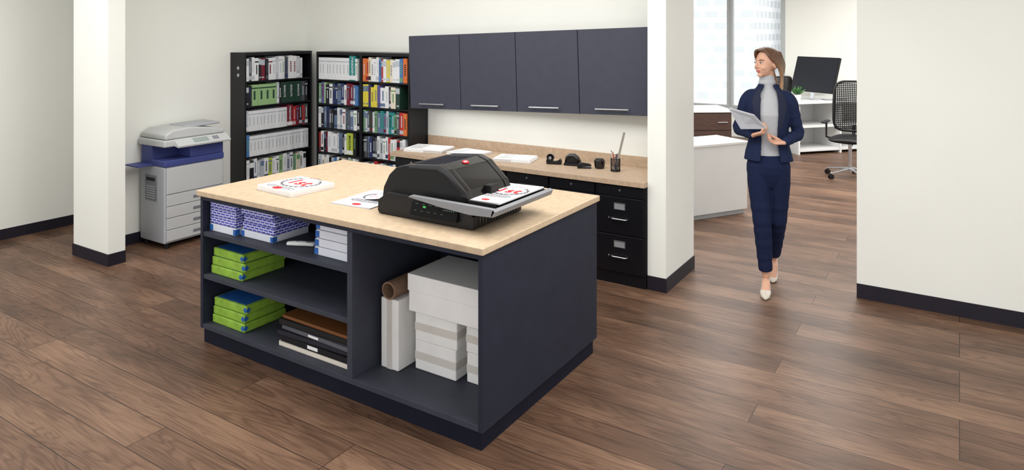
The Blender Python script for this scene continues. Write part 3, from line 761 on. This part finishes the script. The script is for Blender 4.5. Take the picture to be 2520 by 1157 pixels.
bx("keyboard_base",o,GREYTR,-0.2,0.2,-0.06,0.06,0.0005,0.012,0.003)
g=G()
for i in range(14):
    for j in range(5): g.box(-0.19+i*0.0272,-0.168+i*0.0272,-0.052+j*0.021,-0.036+j*0.021,0.012,0.016)
finish(g,"keys",OW,o)
q=DESKM @ Vector((0.06,0.10,0.80))
o=thing("potted_plant","small leafy green plant in a white pot on the desk","plant",q)
g=G(); g.tube([(0,0,0.001),(0,0,0.09),(0,0,0.1)],[0.04,0.055,0.055],n=20,round_ends=False); finish(g,"pot",OW,o,bevel=0.001)
g=G()
for i in range(30):
    a=random.uniform(0,6.28); e=random.uniform(0.3,1.3); l=random.uniform(0.09,0.16)
    dv=Vector((math.cos(a)*math.cos(e),math.sin(a)*math.cos(e),math.sin(e)))
    b0=Vector((0,0,0.095)); g.tube([b0,b0+dv*l*0.5,b0+dv*l],[(0.004,0.002),(0.018,0.002),(0.003,0.001)],n=8)
lf=finish(g,"foliage",mat("plant_leaf",(58,104,52),0.5,var=0.2),o,smooth=True)
def office_chair(loc,rz,label):
    o=thing("office_chair",label,"chair",loc,(0,0,rz),"office chairs at the desks")
    g=G()
    for k in range(5):
        a=2*math.pi*k/5+0.3; e=Vector((0.30*math.cos(a),0.30*math.sin(a),0.075))
        g.tube([(0,0,0.12),e],[(0.02,0.014),(0.013,0.01)],n=10)
    g.cyl((0,0,0.08),(0,0,0.42),0.022,n=14)
    finish(g,"star_base",CHROME,o,smooth=False)
    for k in range(5):
        a=2*math.pi*k/5+0.3
        g=G(); c=Vector((0.30*math.cos(a),0.30*math.sin(a),0.03)); t=Vector((-math.sin(a),math.cos(a),0))
        g.cyl(c-t*0.022,c-t*0.006,0.03,n=16); g.cyl(c+t*0.006,c+t*0.022,0.03,n=16); g.cyl(c-t*0.02,c+t*0.02,0.008,n=8); g.cyl(c,c+Vector((0,0,0.045)),0.009,n=8)
        finish(g,"caster",BLACKP,o)
    g=G(); g.tube([(0,-0.24,0.485),(0,-0.1,0.48),(0,0.1,0.48),(0,0.23,0.49)],[(0.2,0.03),(0.245,0.042),(0.245,0.042),(0.21,0.034)],n=24,side=(1,0,0)); finish(g,"seat",BLACKP,o,smooth=True)
    g=G()
    P=[]
    for i in range(28):
        a=2*math.pi*i/28; x=0.235*math.copysign(abs(math.cos(a))**0.4,math.cos(a)); zz=0.88+0.32*math.copysign(abs(math.sin(a))**0.4,math.sin(a)); y=0.24+0.08*((zz-0.58)/0.6)**2-0.05*(abs(x)/0.22)**2+0.02
        P.append((x,y,zz))
    g.tube(P+[P[0]],[0.016]*(len(P)+1),n=8,round_ends=False); g.tube([(0,0.05,0.40),(0,0.22,0.42),(0,0.30,0.62)],[0.02,0.02,0.02],n=10); finish(g,"back_frame",BLACKP,o,smooth=True)
    g=G()
    for i in range(21):
        x=-0.215+i*0.0215; g.tube([(x,0.26+0.08*(q_/6)**2-0.05*(abs(x)/0.22)**2,0.58+q_*0.1) for q_ in range(7)],[0.006]*7,n=5,round_ends=False)
    for j in range(25):
        zz=0.59+j*0.024; g.tube([(x/10*0.22,0.26+0.08*((zz-0.58)/0.6)**2-0.05*(abs(x)/10)**2,zz) for x in range(-10,11,4)]+[(0.22,0.21+0.08*((zz-0.58)/0.6)**2,zz)],[0.006]*7,n=5,round_ends=False)
    finish(g,"mesh_backrest",MESH,o)
    for sx in (-1,1):
        g=G(); g.tube([(sx*0.2,0.05,0.47),(sx*0.29,0.05,0.49),(sx*0.29,0.05,0.68)],[0.013]*3,n=8); g.tube([(sx*0.29,-0.12,0.69),(sx*0.29,0.14,0.69)],[(0.035,0.013)]*2,n=12,side=(1,0,0)); finish(g,"armrest",BLACKP,o,smooth=True)
    return o
office_chair(c2w(2092,8.9),YAW+math.radians(-35),"black mesh office chair with chrome star base and casters")
office_chair(c2w(1885,10.4),YAW+math.radians(200),"black mesh office chair mostly hidden behind the walking person")

# ------------------------------------------------------------------ person
PR=YAW-math.radians(20)
per=thing("person","woman in navy trouser suit and grey turtleneck walking and holding papers","person",(-1.167,5.246,0),(0,0,PR))
SKIN=mat("skin",(216,168,142),0.5,var=0.03,scale=20,spec=0.3); LIP=mat("lips",(190,106,100),0.4,var=0.03)
NAVY=mat("navy_suit_fabric",(33,42,70),0.8,var=0.10,scale=120,spec=0.1,bump=0.1); NAVY2=mat("navy_trouser_fabric",(28,36,64),0.8,var=0.10,scale=120,spec=0.1); KNIT=mat("grey_knit",(182,184,188),0.9,var=0.08,scale=90,spec=0.05,bump=0.4,stretch=(3,3,1))
LAPEL=mat("navy_lapel",(24,31,56),0.75,var=0.06)
HM=Matrix.Translation((-0.008,-0.012,1.632)) @ Matrix.Rotation(math.radians(-46),4,'Z') @ Matrix.Rotation(math.radians(-2),4,'X')
g=G()
g.ell((0,0.018,0.026),(0.072,0.088,0.084),M=HM,u=32,v=22)
g.ell((0,-0.028,-0.012),(0.057,0.053,0.080),M=HM,u=32,v=22)
g.ell((0,-0.022,-0.052),(0.045,0.049,0.042),M=HM,u=24,v=16)
g.ell((0,-0.056,-0.084),(0.020,0.019,0.016),M=HM)
for sx in (-1,1):
    g.ell((sx*0.030,-0.050,-0.028),(0.023,0.025,0.024),M=HM)
    g.ell((sx*0.008,-0.086,-0.029),(0.0060,0.008,0.0050),M=HM)
    g.ell((sx*0.070,0.014,-0.008),(0.007,0.016,0.028),M=HM)
g.tube([(0,-0.076,0.020),(0,-0.083,0.0),(0,-0.095,-0.022)],[(0.006,0.008),(0.0065,0.008),(0.0085,0.008)],n=12,M=HM)
g.ell((0,-0.066,0.026),(0.044,0.016,0.010),M=HM)
g.ell((0,-0.0755,-0.0515),(0.019,0.009,0.0045),M=HM); g.ell((0,-0.0745,-0.0595),(0.016,0.009,0.0055),M=HM)
g.tube([(0.0,0.012,1.40),(0.0,0.012,1.48),(-0.004,0.012,1.57)],[0.050,0.047,0.047],n=16)
g.tube([(0.005,0,0.86),(0.005,0,0.95),(0.005,0,1.08),(0.005,0,1.22),(0.005,0,1.34),(0.005,0,1.41)],[(0.105,0.075),(0.11,0.075),(0.095,0.07),(0.11,0.08),(0.115,0.075),(0.09,0.055)],n=20,side=(1,0,0))
shR,elR,wrR=V(-0.138,0.0,1.390),V(-0.200,0.03,1.150),V(-0.098,-0.150,1.130)
shL,elL,wrL=V(0.148,0.0,1.388),V(0.206,0.03,1.130),V(0.112,-0.140,1.088)
for a,b,c in ((shR,elR,wrR),(shL,elL,wrL)):
    g.tube([a,a.lerp(b,.5),b,b.lerp(c,.4),c],[0.034,0.033,0.029,0.027,0.019],n=14)
    g.tube([V(a.x*0.4,0,1.39),a],[0.038,0.034],n=14)
def hand(g,wrist,f,n,side,curls,s=0.92):
    f=f.normalized(); n=(n-f*n.dot(f)).normalized(); w=f.cross(n)*side
    g.tube([wrist,wrist+f*0.03*s,wrist+f*0.06*s,wrist+f*0.085*s],[(0.020,0.015),(0.031,0.014),(0.036,0.014),(0.036,0.012)],n=14,side=w)
    for k,(off,ln) in enumerate(((0.029,0.92),(0.0095,1.03),(-0.0095,0.97),(-0.028,0.78))):
        p=wrist+f*(0.082*s)+w*off*s; A=0; pts=[p-f*0.015]; pts.append(p)
        for j,sg in enumerate((0.040,0.026,0.020)):
            A+=curls[j]; p=p+(f*math.cos(A)+n*math.sin(A))*sg*ln*s; pts.append(p)
        g.tube(pts,[0.0085,0.0088,0.0082,0.0076,0.0065],n=10)
    b=wrist+f*0.022*s+w*0.024*s; d1=(f*0.72+w*0.62+n*0.32).normalized(); d2=(f*0.9+w*0.1+n*0.45).normalized()
    g.tube([b,b+d1*0.038*s,b+d1*0.038*s+d2*0.03*s,b+d1*0.038*s+d2*0.052*s],[0.013,0.0105,0.009,0.007],n=10)
hand(g,wrR,V(0.80,-0.35,0.30),V(-0.30,0.25,0.75),-1,(0.75,0.8,0.5))
hand(g,wrL,V(-0.96,-0.22,0.02),V(0.0,-0.25,0.95),1,(0.55,0.7,0.5))
hpR,knR,anR=V(-0.070,0.0,0.86),V(-0.035,-0.055,0.50),V(-0.010,-0.050,0.115)
hpL,knL,anL=V(0.082,0.0,0.86),V(0.068,0.03,0.50),V(0.045,0.27,0.16)
for a,b,c in ((hpR,knR,anR),(hpL,knL,anL)):
    g.tube([a,a.lerp(b,.5),b,b.lerp(c,.35),c.lerp(b,.12),c],[0.066,0.058,0.044,0.042,0.029,0.027],n=16)
toR=V(-0.014,-0.205,0.022); toL=V(0.036,0.165,0.022)
g.tube([anR+V(0,0.015,-0.03),anR+V(0,-0.04,-0.045),toR+V(0,0.06,0.012),toR],[(0.024,0.024),(0.028,0.022),(0.029,0.015),(0.016,0.010)],n=14,side=(1,0,0))
g.tube([anL+V(0,0.015,-0.03),anL+V(0,-0.03,-0.06),toL+V(0,0.035,0.012),toL],[(0.024,0.023),(0.028,0.022),(0.029,0.015),(0.016,0.010)],n=14,side=(1,0,0))
body=finish(g,"body",[SKIN,LIP],per)
remesh(body,0.0034,4,0.5)
HI=HM.inverted()
for p_ in body.data.polygons:
    c=HI @ p_.center
    if abs(c.z+0.0550)<0.0085 and c.y<-0.0740 and abs(c.x)<0.0175: p_.material_index=1
EW=mat("eye_white",(230,224,220),0.3); EI=mat("eye_iris",(70,50,36),0.2); BR=mat("eyebrow_hair",(92,66,48),0.8)
for sx in (-1,1):
    g=G(); g.ell((sx*0.028,-0.0690,0.004),(0.0130,0.0122,0.0055),0,HM); g.ell((sx*0.028-0.001,-0.0780,0.004),(0.0055,0.0045,0.0050),1,HM); finish(g,"eye",[EW,EI],per,smooth=True)
    g=G(); g.tube([(sx*0.014,-0.0825,0.0215),(sx*0.028,-0.0805,0.026),(sx*0.045,-0.068,0.0225)],[(0.0022,0.0022),(0.0028,0.0025),(0.0015,0.0015)],n=8,M=HM); finish(g,"eyebrow",BR,per,smooth=True)
    g=G(); g.tube([(sx*0.016,-0.0790,0.0090),(sx*0.028,-0.0815,0.0115),(sx*0.042,-0.0725,0.0080)],[0.0014,0.0018,0.0012],n=6,M=HM); finish(g,"eyelash",BR,per,smooth=True)
hm=bpy.data.materials.new("blonde_brown_hair"); hm.use_nodes=True
N=hm.node_tree.nodes; L=hm.node_tree.links; b=N["Principled BSDF"]
tc=N.new("ShaderNodeTexCoord"); sp=N.new("ShaderNodeSeparateXYZ"); L.new(tc.outputs["Object"],sp.inputs[0])
mr=N.new("ShaderNodeMapRange"); mr.inputs[1].default_value=1.40; mr.inputs[2].default_value=1.68; L.new(sp.outputs[2],mr.inputs[0])
mp=N.new("ShaderNodeMapping"); mp.inputs["Scale"].default_value=(160,160,9); L.new(tc.outputs["Object"],mp.inputs[0])
nz=N.new("ShaderNodeTexNoise"); nz.inputs["Scale"].default_value=1; nz.inputs["Detail"].default_value=4; L.new(mp.outputs[0],nz.inputs[0])
ad=math_node(N,L,"ADD",mr.outputs[0],math_node(N,L,"MULTIPLY",math_node(N,L,"SUBTRACT",nz.outputs[0],0.5),0.9))
rp=N.new("ShaderNodeValToRGB"); rp.color_ramp.elements[0].color=rgb((186,148,108)); rp.color_ramp.elements[1].color=rgb((94,64,46)); L.new(ad,rp.inputs[0]); L.new(rp.outputs[0],b.inputs["Base Color"])
b.inputs["Roughness"].default_value=0.45
bp=N.new("ShaderNodeBump"); bp.inputs["Strength"].default_value=0.5; bp.inputs["Distance"].default_value=0.004; L.new(nz.outputs[0],bp.inputs["Height"]); L.new(bp.outputs[0],b.inputs["Normal"])
g=G()
g.ell((0,0.032,0.034),(0.076,0.084,0.084),M=HM,u=32,v=22)
for sx in (-1,1):
    for i in range(17):
        s=i/16; jr=random.uniform(-.005,.005); o2=1.06; wv=0.007*math.sin(i*1.9)
        P=[(0.004,-0.062+0.135*s,0.080+0.034*math.sin(math.pi*min(1,s*0.9+0.12))),
           (sx*0.045,-0.056+0.130*s+jr,0.084+0.016*math.sin(math.pi*min(1,s+0.1))),
           (sx*(0.072-0.012*s*s),-0.030+0.115*s,0.042+jr),
           (sx*(0.078-0.022*s*s)*o2,0.028+0.082*s,-0.012),
           (sx*(0.076-0.040*s)*o2+wv*0.6,0.062+0.055*s,-0.075),
           (sx*(0.076-0.050*s)-wv,0.074+0.048*s+jr,-0.140),
           (sx*(0.066-0.045*s)+wv+jr*3,0.064+0.045*s+jr*3,-0.215+random.uniform(-.025,.02))]
        P=smooth_path(P,4); nP=len(P)
        g.tube(P,[0.0064+0.0050*math.sin(math.pi*min(1,(k/nP)*1.05+0.05)) for k in range(nP)],n=8,side=(1,0,0),M=HM)
hair=finish(g,"hair",hm,per); remesh(hair,0.0028,1,0.4)
g=G()
g.tube([(0.005,0,0.945),(0.005,0,1.0),(0.005,0,1.08),(0.005,-0.004,1.18),(0.005,-0.012,1.27),(0.005,-0.004,1.36),(0.004,0.003,1.41),(0.0,0.010,1.445)],[(0.126,0.092),(0.121,0.092),(0.110,0.086),(0.120,0.096),(0.128,0.104),(0.126,0.088),(0.10,0.070),(0.060,0.058)],n=28,side=(1,0,0),round_ends=False)
g.tube([(0.0,0.010,1.43),(0.0,0.010,1.475),(-0.002,0.010,1.50),(-0.004,0.010,1.526)],[0.061,0.056,0.055,0.054],n=24)
g.tube([(-0.002,0.010,1.490),(-0.002,0.010,1.500)],[0.059,0.059],n=24)
sw=finish(g,"turtleneck_sweater",KNIT,per); remesh(sw,0.005,3,0.5)
prof=[(0.938,0.168,0.126),(1.00,0.156,0.120),(1.09,0.132,0.105),(1.17,0.137,0.111),(1.26,0.150,0.120),(1.33,0.154,0.114),(1.38,0.148,0.100),(1.415,0.128,0.089),(1.442,0.100,0.080),(1.462,0.080,0.074),(1.485,0.068,0.070)]
g=G(); rows=[]; TT=0.014; NA=44
for (zz,rx,ry) in prof:
    k=(zz-0.938)/0.547
    aL=-(19+5*(1-abs(k-0.5)*2))+(0 if k<0.85 else -8); aR=30-4*k+(0 if k<0.85 else 6)
    a0=math.radians(aR); a1=math.radians(360+aL)
    out=[];inn=[]
    for i in range(NA+1):
        a=a0+(a1-a0)*i/NA
        wv=0.0028*math.sin(a*7+zz*18)*(1 if zz<1.3 else 0)
        out.append(g.bm.verts.new((0.006+(rx+wv)*math.sin(a),-(ry+wv)*math.cos(a),zz))); inn.append(g.bm.verts.new((0.006+(rx-TT)*math.sin(a),-(ry-TT)*math.cos(a),zz)))
    rows.append((out,inn))
for j in range(len(rows)-1):
    (o0,i0),(o1,i1)=rows[j],rows[j+1]
    for i in range(NA):
        g.bm.faces.new((o0[i],o0[i+1],o1[i+1],o1[i])); g.bm.faces.new((i0[i],i1[i],i1[i+1],i0[i+1]))
    g.bm.faces.new((o0[0],o1[0],i1[0],i0[0])); g.bm.faces.new((o0[-1],i0[-1],i1[-1],o1[-1]))
for (oo,ii) in (rows[0],rows[-1]):
    for i in range(NA): g.bm.faces.new((oo[i],oo[i+1],ii[i+1],ii[i]))
for a,b,c in ((shR,elR,wrR),(shL,elL,wrL)):
    P=[V(a.x*0.55,0.0,a.z+0.020),V(a.x*0.84,0,a.z+0.008),V(a.x*1.05,0,a.z-0.035),a.lerp(b,.42),a.lerp(b,.72),b+V(0,0.004,0),b.lerp(c,.3),b.lerp(c,.65),b.lerp(c,0.93)]
    R=[0.038,0.046,0.049,0.046,0.043,0.042,0.041,0.036,0.032]
    P2=smooth_path(P,4); R2=[]
    for i in range(len(P)-1):
        for k in range(4):
            t=k/4; R2.append(R[i]*(1-t)+R[i+1]*t+(0.0026*math.sin((i*4+k)*2.1) if i>2 else 0))
    R2.append(R[-1])
    g.tube(P2,R2,n=18,round_ends=True)
jk=finish(g,"suit_jacket",NAVY,per); remesh(jk,0.0048,3,0.5)
def surf(x,z,off=0.006):
    for i in range(len(prof)-1):
        if prof[i][0]<=z<=prof[i+1][0]:
            t=(z-prof[i][0])/(prof[i+1][0]-prof[i][0]); rx=prof[i][1]*(1-t)+prof[i+1][1]*t; ry=prof[i][2]*(1-t)+prof[i+1][2]*t; break
    q=max(0.0,1-((x-0.006)/rx)**2); return V(x,-ry*math.sqrt(q)-off,z)
for sx,edge in ((-1,[(-0.038,1.455),(-0.047,1.42),(-0.050,1.36),(-0.048,1.28),(-0.044,1.20),(-0.040,1.13)]),(1,[(0.052,1.455),(0.063,1.42),(0.072,1.36),(0.077,1.28),(0.075,1.20),(0.069,1.13)])):
    wd=[0.014,0.040,0.056,0.042,0.024,0.004]
    g=G(); pts=[]
    for (x,z),w in zip(edge,wd):
        row=[surf(x+sx*w*t,z,0.008) for t in (0,0.33,0.66,1.0)]
        pts.append(([g.bm.verts.new(p) for p in row],[g.bm.verts.new(p+V(0,0.007,0)) for p in row]))
    for j in range(len(pts)-1):
        for i in range(3):
            g.bm.faces.new((pts[j][0][i],pts[j][0][i+1],pts[j+1][0][i+1],pts[j+1][0][i])); g.bm.faces.new((pts[j][1][i],pts[j+1][1][i],pts[j+1][1][i+1],pts[j][1][i+1]))
        for i in (0,3): g.bm.faces.new((pts[j][0][i],pts[j+1][0][i],pts[j+1][1][i],pts[j][1][i]))
    for j in (0,-1):
        for i in range(3): g.bm.faces.new((pts[j][0][i],pts[j][0][i+1],pts[j][1][i+1],pts[j][1][i]))
    finish(g,"lapel",LAPEL,per,bevel=0.001)
g=G()
g.tube([(0.006,0.0,0.80),(0.006,0.0,0.85),(0.006,0.0,0.90),(0.006,0.0,0.95),(0.006,0,1.0)],[(0.135,0.095),(0.150,0.108),(0.150,0.110),(0.138,0.100),(0.114,0.086)],n=28,side=(1,0,0))
for a,b,c,hem in ((hpR,knR,anR,0.90),(hpL,knL,anL,0.90)):
    a2=V(a.x*0.95,a.y,0.90)
    P=[a2,a2.lerp(b,.3),a2.lerp(b,.65),b,b.lerp(c,.3),b.lerp(c,.65),b.lerp(c,hem)]
    R=[(0.076,0.094),(0.081,0.090),(0.073,0.078),(0.064,0.068),(0.059,0.064),(0.052,0.056),(0.046,0.050)]
    P2=[];R2=[]
    for i in range(len(P)-1):
        for k in range(4):
            t=k/4; w=0.0026*math.sin((i*4+k)*2.3) if i>1 else 0; P2.append(P[i].lerp(P[i+1],t)); R2.append((R[i][0]*(1-t)+R[i+1][0]*t+w,R[i][1]*(1-t)+R[i+1][1]*t+w))
    P2.append(P[-1]);R2.append(R[-1])
    g.tube(P2,R2,n=20,side=(1,0,0),round_ends=False)
tr=finish(g,"trousers",NAVY2,per); remesh(tr,0.0055,4,0.5)
SHOE=mat("cream_leather",(206,198,186),0.4,var=0.03)
for an,to,hz in ((anR,toR,0.0),(anL,toL,1.0)):
    g=G(); bk=V(an.x,an.y+0.045,0.075 if hz==0 else 0.135)
    md=bk.lerp(to,0.45)+V(0,0,-0.012)
    g.tube([bk+V(0,0,-0.004),bk.lerp(md,0.5)+V(0,0,-0.008),md+V(0,0,-0.008),to+V(0,0.055,0.006),to+V(0,0,-0.004),to+V(0,-0.020,-0.010)],[(0.027,0.030),(0.031,0.025),(0.033,0.020),(0.038,0.020),(0.028,0.015),(0.012,0.008)],n=18,side=(1,0,0))
    finish(g,"shoe",SHOE,per,smooth=True)
    g=G(); g.tube([bk+V(0,0.0,-0.01),bk+V(0,0.012,-0.045),V(bk.x,bk.y+0.014,0.003 if hz==0 else 0.062)],[0.018,0.008,0.005],n=12,round_ends=False); finish(g,"shoe_heel",SHOE,per,smooth=True)
pp=thing("document_folder","sheaf of white papers held at chest height","papers")
pp.matrix_world=Matrix.Translation((-1.167,5.246,0)) @ Matrix.Rotation(PR,4,'Z') @ Matrix.Translation((-0.105,-0.235,1.225))
c4=[V(-0.150,-0.03,0.098),V(0.012,-0.03,0.056),V(0.092,0.030,-0.040),V(-0.072,0.030,-0.048)]
nn=(c4[1]-c4[0]).cross(c4[3]-c4[0]).normalized()
for i,(nm,mm,o0) in enumerate((("cover_sheet",mat("folder_grey",(196,200,208),0.6),0.0),("page_block",PAPERG,0.0065))):
    g=G(); a=[g.bm.verts.new(p+nn*o0+V(0.004*i,0,0.003*i)) for p in c4]; b_=[g.bm.verts.new(p+nn*(o0+0.006)+V(0.004*i,0,0.003*i)) for p in c4]
    g.bm.faces.new(a); g.bm.faces.new(b_[::-1])
    for k in range(4): g.bm.faces.new((a[k],b_[k],b_[(k+1)%4],a[(k+1)%4]))
    finish(g,nm,mm,pp)

# ------------------------------------------------------------------ lights
def area(name,loc,sx,sy,power,rot=(0,0,0),col=(1,0.99,0.975)):
    l=bpy.data.lights.new(name,"AREA"); l.shape='RECTANGLE'; l.size=sx; l.size_y=sy; l.energy=power; l.color=col
    o=bpy.data.objects.new(name,l); COL.objects.link(o); o.location=loc; o.rotation_euler=rot; return o
area("ceiling_light",(-3.2,3.4,2.95),2.6,1.4,60)
area("ceiling_light",(-0.3,2.6,2.95),2.4,1.6,85)
area("ceiling_light",(-5.2,1.4,2.95),2.0,1.6,58)
area("ceiling_light",(-1.8,8.6,2.95),3.5,3.0,215)
area("ceiling_light",(0.5,11.0,2.95),3.0,2.0,100)
area("undercabinet_light",(-3.1,5.12,1.12),2.2,0.08,2.5)
w=bpy.data.worlds.new("world"); bpy.context.scene.world=w; w.use_nodes=True
w.node_tree.nodes["Background"].inputs[0].default_value=(0.98,0.99,1.0,1); w.node_tree.nodes["Background"].inputs[1].default_value=1.5
# ------------------------------------------------------------------ camera
cam=bpy.data.cameras.new("camera"); co=bpy.data.objects.new("camera",cam); COL.objects.link(co)
cam.sensor_width=36; cam.sensor_fit='HORIZONTAL'; cam.lens=36*1722/2520
cam.shift_x=0; cam.shift_y=-(578.5-75)/2520
co.location=(0,0,1.87); co.rotation_euler=(math.radians(90),0,YAW)
bpy.context.scene.camera=co
vs=bpy.context.scene.view_settings; vs.view_transform='Standard'; vs.look='None'; vs.exposure=0; vs.gamma=1
